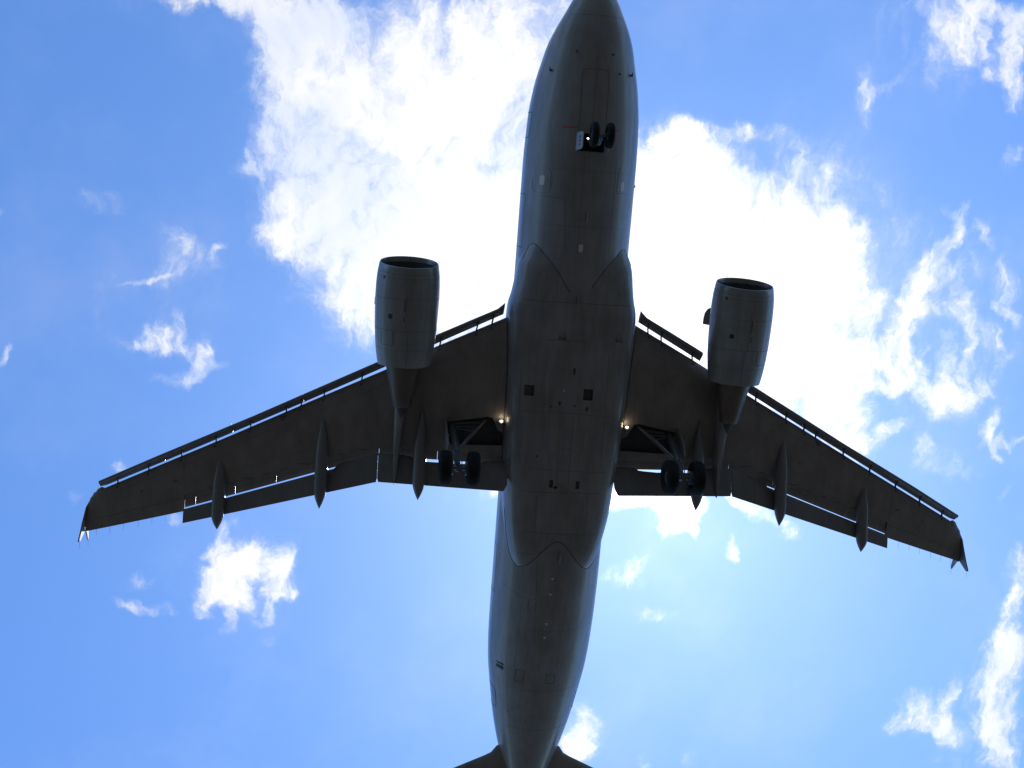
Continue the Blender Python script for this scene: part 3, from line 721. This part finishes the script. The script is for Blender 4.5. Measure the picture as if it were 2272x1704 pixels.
def make_wing(side):
    mb = MB()
    xs = [0.6 + 0.5 * i for i in range(0, 12)] + [6.4] + [6.9 + 0.6 * i for i in range(0, 11)] + [13.32]
    mb.loft([main_section(x, False) for x in xs])
    xs2 = [13.325, 13.8, 14.4, 15.0, 15.6, 16.0, 16.24, 16.32, 16.36, 16.44, 16.5, 16.56, 16.6, 16.7, 16.78, 16.85, 16.90, 16.94, 16.97]
    mb.loft([main_section(x, True) for x in xs2])
    mb.m[-2] = 2  # inner end cap coloured dark, painted shade to mute the sunlight on it
    # access panels, joints and marks on the lower skin
    o = build('wing', mb, [MT['wing'], MT['seam'], MT['bay']], plane, side, angle=30)
    # wheel bay opening
    bay = [(4.12, 15.20), (2.73, 14.91), (2.55, 14.93), (2.32, 15.39), (1.90, 15.57), (1.90, 15.93), (3.69, 16.02), (4.08, 16.02)]
    cb = MB()
    n = len(bay)
    lo = [P(x, s, wing_low(x, s) - 0.5) for x, s in bay]; hi = [P(x, s, wing_low(x, s) + min(0.46, 0.72 * depth(x) * 2.25 * naca((s - s_le(x)) / (s_te(x) - s_le(x))))) for x, s in bay]
    cb.add(lo + hi, [tuple(range(n - 1, -1, -1)), tuple(range(n, 2 * n))] + [(i, (i + 1) % n, n + (i + 1) % n, n + i) for i in range(n)], 2)
    cut(o, cb, side, angle=30)
    mk = MB()
    def wl(poly, w=0.016): ribbon(mk, [wlow(x, s) for x, s in dense(poly, 0.25)], w, 0)
    def wp(poly):
        k = len(poly); cx = sum(p[0] for p in poly) / k; cs = sum(p[1] for p in poly) / k
        mk.add([wlow(x, s, 0.005) for x, s in poly] + [wlow(cx, cs, 0.005)], [(i, (i + 1) % k, k) for i in range(k)], 0)
    wl([(13.40, 18.80), (14.58, 19.20), (16.34, 19.83)], 0.018); wl([(16.34, 19.83), (16.36, 20.2)], 0.014)
    wl([(14.55, 18.75), (14.58, 19.20)], 0.01)
    wl([(2.6, 12.15), (6.41, 14.05), (9, 15.35), (12, 16.85), (16.2, 18.98)], 0.007)
    wl([(6.5, 15.72), (9, 16.62), (13.2, 18.22)], 0.007)
    wl([(13.36, 17.45), (13.38, 18.8)], 0.007)
    wl([(2.45, 13.4), (2.5, 14.8)], 0.012)
    for x, s, rx, rs in ((9.91, 15.56, 0.10, 0.09), (9.22, 16.31, 0.04, 0.035), (13.66, 18.16, 0.09, 0.05), (14.87, 18.67, 0.05, 0.05)): wp(oval(x, s, rx, rs))
    for k in range(9):
        x = 7.1 + k * 0.66; wp(oval(x, s_cove(x) - 0.02, 0.14 + 0.1 * (k % 3 == 0), 0.016))
    absorb(o, mk, [MT['seam']], side)

    # spoilers: thin panels behind the rear spar, above the flaps
    sp = [(2.0, 4.37), (4.385, 6.44), (6.455, 8.30), (8.306, 10.049), (10.056, 11.509), (11.516, 12.924), (12.931, 13.317)]
    for a, b in sp:
        m = MB(); rings = []
        for i in range(5):
            x = a + (b - a) * i / 4
            s0 = s_cove(x) + 0.36 * (s_gap(x) - s_cove(x)); s1 = s_gap(x)
            rings.append([P(x, s0, wz(x) + 0.02), P(x, s1, wz(x) - 0.012), P(x, s1 + 0.002, wz(x) + 0.0), P(x, s0, wz(x) + 0.075)])
        m.loft(rings); build('spoiler', m, [MT['wing']], o, side)
    # aileron trailing strip with hinge gap and static wicks
    # slats
    SLE = [(2.40, 10.84, -1.33), (2.48, 10.93, -1.31), (2.63, 11.07, -1.295), (2.85, 11.185, -1.27), (4.70, 12.14, -1.085), (6.61, 13.21, -0.85), (10.84, 15.47, -0.33), (14.27, 17.24, 0.15), (16.42, 18.40, 0.56)]
    STE = [(2.40, 11.28, -1.04), (4.74, 12.53, -0.80), (6.4, 13.45, -0.60), (9.14, 14.92, -0.25), (11.61, 16.21, 0.04), (14.03, 17.475, 0.385), (16.30, 18.66, 0.81)]
    def sle(x): return lerp([(a, b) for a, b, c in SLE], x), lerp([(a, c) for a, b, c in SLE], x)
    def ste(x): return lerp([(a, b) for a, b, c in STE], x), lerp([(a, c) for a, b, c in STE], x)
    def slat(a, b, taper=False, nxt=None):
        m = MB(); rings = []
        xs_ = sorted(set([a, b] + [q for q in (2.48, 2.63, 2.85) if a < q < b] + [a + (b - a) * i / 10 for i in range(1, 10)]))
        for x in xs_:
            (l, lz), (t, tz) = sle(x), ste(x)
            c = t - l; dz = tz - lz
            q = [(0.0, 0.0), (0.05, -0.06), (0.16, -0.08), (0.32, 0.0), (0.50, 0.26), (0.72, 0.62), (1.0, 0.985), (1.0, 1.02), (0.70, 0.90), (0.36, 0.66), (0.12, 0.36), (0.02, 0.16)]
            rings.append([P(x, l + c * i, lz + (0.28) * j * (dz / 0.28)) for i, j in q])
        m.loft(rings); return build('slat', m, [MT['slat']], o, side)
    slat(2.40, 4.86)
    for a, b in ((6.32, 9.174), (9.181, 11.637), (11.644, 14.037), (14.044, 16.40)): slat(a, b)
    for x in (2.74, 3.26, 4.50, 7.15, 8.45, 9.24, 9.755, 10.99, 12.205, 13.42, 14.595, 15.72):
        (l, lz), (t, tz) = sle(x), ste(x)
        m = MB(); dx = 0.0
        m.prism([P(x, l + 0.14, lz + 0.13), P(x + 0.02, t + 0.02, tz - 0.05), P(x + 0.05, s_le(x) + 0.06, wz(x) - 0.02), P(x + 0.05, s_le(x) + 0.07, wz(x) - 0.09), P(x + 0.02, t + 0.04, tz - 0.11), P(x, l + 0.16, lz + 0.03)], (0.045, 0, 0))
        m.box(P(x + 0.05, s_le(x) + 0.17, wing_low(x + 0.05, s_le(x) + 0.17) - 0.003), (0.03, 0.035, 0.008))
        build('slat_track', m, [MT['bay']], o, side)
    # flaps
    def flap(xs_, le, te):
        m = MB(); rings = []
        for x in xs_:
            (l, lz), (t, tz) = le(x), te(x)
            ch = Vector((0, -(t - l), tz - lz)); c = ch.length; e = ch.normalized(); nrm = Vector((0, e.z, -e.y)) * -1
            if nrm.z < 0: nrm = -nrm
            pts = []
            for u in (0.0, 0.02, 0.07, 0.16, 0.3, 0.5, 0.75, 1.0): pts.append((u, -0.055 * naca(u) * c))
            for u in (1.0, 0.75, 0.5, 0.3, 0.16, 0.07, 0.02): pts.append((u, 0.075 * naca(u) * c + 0.006))
            rings.append([P(x, l, lz) + e * (u * c) + nrm * q for u, q in pts])
        m.loft(rings); return build('flap', m, [MT['flap']], o, side)
    def fle(x): return s_gap(x) + gapfun(x), wz(x) - 0.21
    TEO = [(6.55, 17.50, -1.20), (11.8, 19.16, -0.36), (13.36, 19.66, -0.07)]
    def fteo(x):
        cut_ = max(0.0, (6.51 - x) / 0.03) * 0.12
        return lerp([(a, b) for a, b, c in TEO], x) - cut_, lerp([(a, c) for a, b, c in TEO], x) + cut_ * 0.5
    def ftei(x):
        cut_ = max(0.0, (2.05 - x) / 0.13) * 0.22 + max(0.0, (x - 6.435) / 0.035) * 0.12
        return 17.40 + (x - 2.07) * 0.018 - cut_, -2.0 + (x - 2.07) * 0.18 + cut_ * 0.6
    flap([1.92, 2.04, 2.09, 2.5, 2.74, 2.9, 3.1, 3.6, 4.2, 4.8, 4.9, 5.6, 6.38, 6.43, 6.47], fle, ftei)
    flap([6.478, 6.51, 6.56, 7.2, 7.88, 7.96, 8.02, 9, 10, 11, 12, 12.8, 13.33], fle, fteo)
    # short fixed link pieces at the inboard flap end
    # flap track fairings
    canoe(14.62, 17.93, 5.02, -1.10, -1.72, 0.225, 0.23, o, side)
    canoe(15.10, 18.58, 8.45, -0.50, -1.12, 0.225, 0.23, o, side)
    canoe(16.88, 19.68, 12.05, 0.02, -0.54, 0.225, 0.21, o, side)
    # wing tip fence
    m = MB()
    fz = lambda s: 0.95
    prof = [(18.95, 0.02), (19.5, -0.10), (20.0, -0.26), (20.3, -0.43), (20.55, -0.60), (20.64, -0.62), (20.66, -0.50), (20.42, -0.02), (20.56, 0.22), (20.98, 0.56), (20.90, 0.60), (20.3, 0.40), (19.6, 0.18)]
    xf = lambda s: lerp([(18.9, 16.60), (19.2, 16.82), (19.6, 16.93), (20.0, 16.98), (20.5, 17.0), (21.2, 17.06)], s)
    m.prism([P(xf(s) - 0.04 * min(0, z) * 1.5, s, 0.97 + z) for s, z in prof], (0.05, 0, 0))
    build('wingtip_fence', m, [MT['wing']], o, side)
    # static wicks on the aileron edge and the tip
    for x in (14.0, 14.5, 15.0, 15.55, 16.05, 16.55):
        m = MB(); m.tube([P(x, s_te(x) - 0.03, wz(x) - 0.005), P(x + 0.01, s_te(x) + 0.24, wz(x) - 0.02)], 0.004, 5); build('static_wick', m, [MT['seam']], o, side)
    for s, z in ((20.62, 0.38), (20.92, 1.52)):
        m = MB(); m.tube([P(17.02, s - 0.03, z), P(17.02, s + 0.28, z - 0.03)], 0.004, 5); build('static_wick', m, [MT['seam']], o, side)
    # retractable landing light under the wing root, switched on
    m = MB(); c = P(2.25, 15.0, -1.50)
    ax = Vector((0, 0.93, -0.36)).normalized()
    m.tube([c - ax * 0.12, c - ax * 0.02, c], [0.07, 0.115, 0.12], 18, 0)
    m.tube([P(2.25, 15.14, wing_low(2.25, 15.14) + 0.05), c - ax * 0.1], 0.03, 8, 0)
    ll = build('landing_light', m, [MT['steel']], o, side)
    m = MB(); m.tube([c + ax * 0.001, c + ax * 0.015], [0.046, 0.04], 18, 0); build('lamp', m, [MT['lamp']], ll, side)
    ld = bpy.data.lights.new('landing_light_glow', 'POINT'); ld.energy = 1.1; ld.color = (1.0, 0.72, 0.45); ld.shadow_soft_size = 0.05
    lo_ = bpy.data.objects.new('landing_light_glow', ld); q = c + ax * 0.10 + Vector((0, 0, 0.02))
    lo_.location = (q.x * side, q.y, q.z + ALT); col.objects.link(lo_)
    return o
wings = {sd: make_wing(sd) for sd in (1, -1)}

absorb(fairing, root_joint(), [MT['joint']])

# --- engines
def make_engine(side):
    cx, cz = 5.775, -2.06
    def tilt(p, a):                       # drooped and scarfed inlet, slightly flattened keel
        x, y, z = p
        k = max(0.0, 1 - (a - 9.6) / 0.9)
        y += (z - cz) * 0.12 * k
        if z < cz: z = cz + (z - cz) * 0.965
        return (x, y, z)
    mb = MB()
    outer = [(9.75, 1.002), (9.85, 1.018), (10.0, 1.04), (10.3, 1.062), (10.7, 1.07), (11.2, 1.062), (11.7, 1.045), (12.2, 1.01), (12.6, 0.965), (12.9, 0.915), (13.04, 0.885)]
    inner = [(13.045, 0.872), (12.6, 0.86), (12.0, 0.86), (11.2, 0.87), (10.5, 0.875), (10.1, 0.885), (9.9, 0.90), (9.75, 0.922)]
    mb.lathe(outer + inner, (cx, 0, cz), 's', 64, 0, tilt)
    for i in range(len(mb.m)):
        if i >= 64 * (len(outer) + 2): mb.m[i] = 1
    # cowl joints and marks
    def npt(s, deg, off=0.004):
        r = lerp(outer, s) + off; t = R(deg)
        p = (cx + r * math.sin(t), -s, cz - r * math.cos(t)); return Vector(tilt(p, s))
    def nline(pts, w):
        pp = []; ups = []
        for s, dg in dense([(a, b / 30.0) for a, b in pts], 0.08):
            p = npt(s, dg * 30.0); pp.append(p); ups.append((p - Vector((cx, p.y, cz))).normalized())
        ribbon(mb, pp, w, 2, up=ups)
    for s, w in ((9.86, 0.009), (10.02, 0.008), (10.75, 0.008), (11.8, 0.011), (12.45, 0.008)): nline([(s, a) for a in range(-110, 111, 10)], w)
    nline([(10.6, 1), (11.8, 1)], 0.014); nline([(11.82, -4), (13.0, -4)], 0.014)
    nline([(10.75, 4), (11.15, 4)], 0.05); nline([(11.3, 5), (11.5, 5)], 0.035)
    nline([(11.85, 24), (12.3, 24), (12.3, 52), (11.85, 52)], 0.016); nline([(11.85, 24), (12.3, 24)], 0.03)
    def patch(s, dg, rs, rd):
        ps = [npt(s + rs * math.sin(q * math.pi / 6), dg + rd * math.cos(q * math.pi / 6), 0.006) for q in range(12)]
        mb.add(ps + [npt(s, dg, 0.006)], [(i, (i + 1) % 12, 12) for i in range(12)], 2)
    o = build('engine', mb, [MT['engine'], MT['bay'], MT['seam']], plane, side, fix=True)
    mk = MB()
    def mpatch(s, dg, rs, rd, sq=False):
        ps = []
        for q in range(16):
            c, w = math.cos(q * math.pi / 8), math.sin(q * math.pi / 8)
            if sq: c = math.copysign(abs(c) ** 0.4, c); w = math.copysign(abs(w) ** 0.4, w)
            ps.append(npt(s + rs * w, dg + rd * c, 0.006))
        mk.add(ps + [npt(s, dg, 0.006)], [(i, (i + 1) % 16, 16) for i in range(16)], 0)
    # the two engines are the same build, so these marks sit on the same side of both
    q = side
    mpatch(10.03, 50 * q, 0.06, 2.4); mpatch(11.33, 31 * q, 0.075, 4.2, True)
    absorb(o, mk, [MT['ink']], side)
    lip = MB()
    lip.lathe([(9.75, 1.002), (9.68, 0.992), (9.63, 0.978), (9.605, 0.964), (9.60, 0.955), (9.605, 0.947), (9.64, 0.936), (9.75, 0.922)], (cx, 0, cz), 's', 64, 0, tilt)
    build('inlet_lip', lip, [MT['lip']], o, side)
    fan = MB()
    fan.lathe([(10.62, 0.873), (10.62, 0.02)], (cx, 0, cz), 's', 48, 0, None)
    fan.lathe([(10.35, 0.0), (10.38, 0.06), (10.48, 0.16), (10.6, 0.25)], (cx, 0, cz), 's', 24, 1, None)
    for k in range(36):
        t = 2 * math.pi * k / 36; e = Vector((math.cos(t), 0, math.sin(t))); w = Vector((-math.sin(t), 0, math.cos(t)))
        b = P(cx, 10.55, cz)
        fan.add([b + e * 0.25 - w * 0.02, b + e * 0.85 - w * 0.06 + P(0, -0.04, 0), b + e * 0.85 + w * 0.06 + P(0, 0.05, 0), b + e * 0.25 + w * 0.02 + P(0, 0.05, 0)], [(0, 1, 2, 3)], 0)
    build('fan', fan, [MT['blade'], MT['bay']], o, side)
    core = MB()
    core.lathe([(12.0, 0.80), (12.6, 0.70), (13.05, 0.615), (13.6, 0.50), (14.1, 0.40), (14.5, 0.335), (14.52, 0.32), (14.3, 0.31)], (cx, 0, cz + 0.06), 's', 40)
    build('core_cowl', core, [MT['hot']], o, side)
    plug = MB(); plug.lathe([(14.2, 0.22), (14.5, 0.20), (14.75, 0.12), (14.95, 0.015)], (cx, 0, cz + 0.08), 's', 28, 0, None, True)
    build('exhaust_plug', plug, [MT['bay']], o, side)
    blk = MB(); blk.lathe([(12.9, 0.87), (12.9, 0.60)], (cx, 0, cz), 's', 48); build('bypass_duct', blk, [MT['bay']], o, side)
    # pylon from cowl top up to the wing and back under it
    py = MB(); rings = []
    for s, w, zt, zb in ((10.9, 0.02, -1.02, -1.15), (11.3, 0.14, -0.88, -1.3), (12.2, 0.20, -0.72, -1.4), (13.1, 0.21, -0.60, -1.66), (13.9, 0.20, -0.72, -1.72), (14.6, 0.18, -0.72, -1.62), (15.4, 0.155, -0.75, -1.42), (16.2, 0.125, -0.78, -1.36), (16.9, 0.09, -0.92, -1.38), (17.3, 0.05, -1.1, -1.38), (17.52, 0.01, -1.30, -1.37)):
        x0 = cx + 0.02 + max(0, (s - 14.0)) * 0.02
        rings.append([P(x0 - w, s, zt), P(x0 - w, s, zb + 0.12), P(x0 - w * 0.55, s, zb), P(x0 + w * 0.55, s, zb), P(x0 + w, s, zb + 0.12), P(x0 + w, s, zt)])
    py.loft(rings); build('pylon', py, [MT['engine']], o, side, angle=60)
    for sg in (1, -1):
        t = R(52); e = Vector((sg * math.sin(t), 0, math.cos(t))); b = Vector((cx, 0, cz))
        sk = MB(); pts = []
        for s, h in ((10.55, 0.0), (10.57, 0.12), (10.64, 0.22), (10.78, 0.30), (10.95, 0.335), (11.18, 0.345), (11.2, 0.0)):
            r = lerp(outer, s) - 0.03
            pts.append(b + e * (r + h) + P(0, s, 0))
        w = Vector((-e.z, 0, e.x))
        sk.prism(pts, w * 0.03); build('strake', sk, [MT['engine']], o, side)
    return o
for sd in (1, -1): make_engine(sd)

# --- landing gear
def wheel(mb, c, r, w, n=48):
    h = w / 2
    prof = [(-h * 0.55, r * 0.30), (-h * 0.62, r * 0.55), (-h * 0.92, r * 0.62), (-h, r * 0.74), (-h * 0.93, r * 0.88), (-h * 0.72, r * 0.965), (-h * 0.5, r * 0.99)]
    for g in (-0.36, -0.12, 0.12, 0.36):
        prof += [(h * (g - 0.05), r), (h * (g - 0.035), r * 0.982), (h * (g + 0.035), r * 0.982), (h * (g + 0.05), r)]
    prof += [(h * 0.5, r * 0.99), (h * 0.72, r * 0.965), (h * 0.93, r * 0.88), (h, r * 0.74), (h * 0.92, r * 0.62), (h * 0.62, r * 0.55), (h * 0.55, r * 0.30)]
    mb.lathe(prof, c, 'x', n, 0)
def make_main_gear(side):
    top = P(3.95, 15.27, -0.80); ax = P(3.80, 16.11, -3.85)
    d = (ax - top)
    mb = MB()
    mid = top + d * 0.66
    mb.tube([top, top + d * 0.05, mid, mid + d * 0.02], [0.10, 0.125, 0.115, 0.09], 18)
    mb.tube([mid, ax], 0.072, 16)
    mb.tube([ax + Vector((-0.62, 0, 0)), ax + Vector((0.62, 0, 0))], 0.07, 14)
    mb.tube([ax + Vector((-0.36, 0, 0)), ax + Vector((-0.2, 0, 0))], 0.24, 24); mb.tube([ax + Vector((0.2, 0, 0)), ax + Vector((0.36, 0, 0))], 0.24, 24)
    mb.tube([ax + Vector((0, 0, -0.09)), ax + Vector((0, 0, 0.16))], 0.10, 14)
    # torque links behind the leg, hydraulic lines in front
    k = mid + P(0, 0.12, 0); kn = mid + d * 0.17 + P(0, 0.40, 0.05); a2 = ax + P(0, 0.10, 0.12)
    for sx in (-0.07, 0.07):
        mb.tube([k + Vector((sx, 0, 0)), kn + Vector((sx * 0.4, 0, 0))], 0.035, 8); mb.tube([kn + Vector((sx * 0.4, 0, 0)), a2 + Vector((sx, 0, 0))], 0.035, 8)
    mb.tube([top + d * 0.1 + P(0.1, -0.12, 0), mid + P(0.1, -0.13, 0), ax + P(0.08, -0.11, 0.1)], 0.018, 6)
    mb.tube([top + d * 0.1 + P(-0.1, -0.10, 0), mid + P(-0.1, -0.13, 0), ax + P(-0.10, -0.11, 0.1)], 0.014, 6)
    mb.tube([top + P(0.16, 0.05, 0.02), top + P(-1.0, -0.05, -0.02)], 0.07, 12)
    # brace between leg and the bay's inner wall
    mb.tube([top + d * 0.10, P(3.1, 15.35, -1.05)], 0.022, 8)
    o = build('main_landing_gear', mb, [MT['steel']], plane, side)
    for sx in (-0.465, 0.465):
        w = MB(); wheel(w, tuple(ax + Vector((sx, 0, 0))), 0.575, 0.42); wo = build('tyre', w, [MT['rubber']], o, side, angle=30)
        h = MB(); h.lathe([(-0.10, 0.02), (-0.12, 0.16), (-0.10, 0.30), (-0.125, 0.335), (0.125, 0.335), (0.10, 0.30), (0.12, 0.16), (0.10, 0.02)], tuple(ax + Vector((sx, 0, 0))), 'x', 32, 0, None, True)
        build('wheel_rim', h, [MT['steel']], o, side)
    st = MB(); a = P(2.66, 14.98, -0.98); b = top + d * 0.60 + P(-0.1, 0, 0)
    st.tube([a, a + (b - a) * 0.49], [0.055, 0.068], 12); st.tube([a + (b - a) * 0.47, b], [0.078, 0.062], 12)
    st.tube([a + (b - a) * 0.46, a + (b - a) * 0.50], 0.09, 12)
    build('side_stay', st, [MT['steel']], o, side)
    lk = MB(); m_ = a + (b - a) * 0.48; lk.tube([m_, top + d * 0.12], 0.026, 8); build('lock_link', lk, [MT['steel']], o, side)
    dr = MB()
    pts = [P(4.20, 14.98, -0.92), P(4.16, 15.30, -2.2), P(4.12, 15.62, -2.72), P(4.12, 15.98, -2.66), P(4.16, 16.0, -1.7), P(4.20, 15.86, -0.90)]
    dr.prism(pts, (0.045, 0, 0)); dr.tube([P(4.18, 15.5, -1.7), top + d * 0.32], 0.025, 8)
    build('gear_door', dr, [MT['wing']], o, side)
    return o
for sd in (1, -1): make_main_gear(sd)

def make_nose_gear():
    top = P(0, 5.28, -1.55); ax = P(-0.0, 5.07, -3.85); d = ax - top
    mb = MB(); mid = top + d * 0.62
    mb.tube([top, mid, mid + d * 0.02], [0.085, 0.085, 0.07], 16); mb.tube([mid, ax], 0.05, 14)
    mb.tube([ax + Vector((-0.34, 0, 0)), ax + Vector((0.34, 0, 0))], 0.045, 12)
    mb.tube([top + d * 0.5 + P(0, -0.02, 0), P(0.0, 4.98, -1.85)], 0.035, 8)
    for sx in (-0.05, 0.05):
        mb.tube([mid + P(sx, 0.08, 0), mid + d * 0.19 + P(sx * 0.4, 0.26, 0)], 0.022, 8); mb.tube([mid + d * 0.19 + P(sx * 0.4, 0.26, 0), ax + P(sx, 0.05, 0.06)], 0.022, 8)
    mb.tube([top + d * 0.42 + P(-0.22, 0, 0), top + d * 0.42 + P(0.22, 0, 0)], 0.05, 10)
    mb.tube([top + d * 0.30 + P(-0.30, 0.06, 0), top + d * 0.62 + P(-0.09, 0.08, 0)], 0.022, 8)
    o = build('nose_landing_gear', mb, [MT['steel']], plane)
    for sx in (-0.25, 0.25):
        w = MB(); wheel(w, tuple(ax + Vector((sx, 0, 0))), 0.40, 0.225, 40); build('tyre', w, [MT['rubber']], o, angle=30)
        h = MB(); h.lathe([(-0.05, 0.02), (-0.06, 0.10), (-0.05, 0.19), (-0.066, 0.225), (0.066, 0.225), (0.05, 0.19), (0.06, 0.10), (0.05, 0.02)], tuple(ax + Vector((sx, 0, 0))), 'x', 28, 0, None, True)
        build('wheel_rim', h, [MT['steel']], o)
    for sg in (1, -1):
        dr = MB(); zt = -2.03
        poly = []
        for s, t in ((4.99, 0.03), (4.96, 0.3), (4.955, 0.8), (5.0, 0.93), (5.08, 0.99), (5.40, 1.0), (5.47, 0.95), (5.51, 0.84), (5.545, 0.3), (5.55, 0.03)):
            poly.append(P(sg * (0.50 - 0.06 * t), s, zt - 0.96 * t))
        dr.prism(poly, (0.03, 0, 0))
        do = build('nose_gear_door', dr, [MT['white']], o)
        if sg == 1:
            fc = bpy.data.curves.new('fleet_number', 'FONT'); fc.body = '763'; fc.size = 0.27; fc.align_x = 'CENTER'; fc.align_y = 'CENTER'; fc.extrude = 0.002
            fo = bpy.data.objects.new('tmp_text', fc); col.objects.link(fo)
            bpy.context.view_layer.update()
            me = bpy.data.meshes.new_from_object(fo.evaluated_get(bpy.context.evaluated_depsgraph_get()))
            bpy.data.objects.remove(fo); bpy.data.curves.remove(fc)
            me.materials.clear(); me.materials.append(MT['ink'])
            t_ = 0.62
            cpt = P(0.50 - 0.06 * t_ + 0.019, 5.25, zt - 0.96 * t_)
            ey = Vector((0.0624, 0, 1)).normalized(); ex = Vector((0, 1, 0)); ez = ex.cross(ey)
            for v in me.vertices:
                q = v.co.copy(); v.co = cpt + ex * q.x * 0.92 + ey * q.y + ez * q.z - ORG
            to = bpy.data.objects.new('door_number', me); col.objects.link(to); to.parent = do
    lt = MB(); c = P(0.275, 5.18, -3.0)
    lt.tube([c + P(0, 0.09, 0.03), c + P(0, 0.0, 0)], [0.04, 0.055], 14, 0); lt.tube([c + P(0, 0.05, 0.02), P(0, 5.16, -2.85)], 0.018, 8, 0)
    lo = build('taxi_light', lt, [MT['steel']], o)
    lm = MB(); lm.tube([c + P(0, -0.002, 0), c + P(0, -0.012, -0.004)], [0.045, 0.04], 14); build('lamp', lm, [MT['lamp']], lo)
make_nose_gear()

# --- tail
def make_tail():
    for sd in (1, -1):
        mb = MB(); rings = []
        for x, le, c, z in ((0.3, 28.2, 4.05, 0.55), (1.25, 28.60, 3.7, 0.62), (1.45, 28.90, 3.43, 0.65), (1.7, 29.06, 3.27, 0.68), (6.0, 31.36, 1.6, 1.10), (6.18, 31.55, 1.38, 1.12), (6.22, 31.85, 1.05, 1.12)):
            ring = []
            for u in (0, 0.02, 0.07, 0.16, 0.3, 0.5, 0.75, 1.0): ring.append(P(x, le + u * c, z - 0.05 * c * naca(u)))
            for u in (0.98, 0.75, 0.5, 0.3, 0.16, 0.07, 0.02): ring.append(P(x, le + u * c, z + 0.05 * c * naca(u) + 0.002))
            rings.append(ring)
        mb.loft(rings); o = build('horizontal_stabilizer', mb, [MT['wing']], plane, sd)
        ln = MB(); ribbon(ln, [P(1.4, 31.0, 0.64 - 0.12), P(6.0, 32.35, 1.10 - 0.05)], 0.02, 0); absorb(o, ln, [MT['seam']], sd)
    mb = MB(); rings = []
    for z, le, c in ((1.7, 26.1, 6.4), (2.0, 26.4, 6.1), (2.6, 27.2, 5.3), (7.5, 31.2, 2.3), (7.85, 31.7, 1.75)):
        ring = [P(0.05 * c * naca(u), le + u * c, z) for u in (0, 0.02, 0.07, 0.16, 0.3, 0.5, 0.75, 1.0)]
        ring += [P(-0.05 * c * naca(u) - 0.001, le + u * c, z) for u in (0.98, 0.75, 0.5, 0.3, 0.16, 0.07, 0.02)]
        rings.append(ring)
    mb.loft(rings); build('vertical_stabilizer', mb, [MT['livery']], plane)
make_tail()
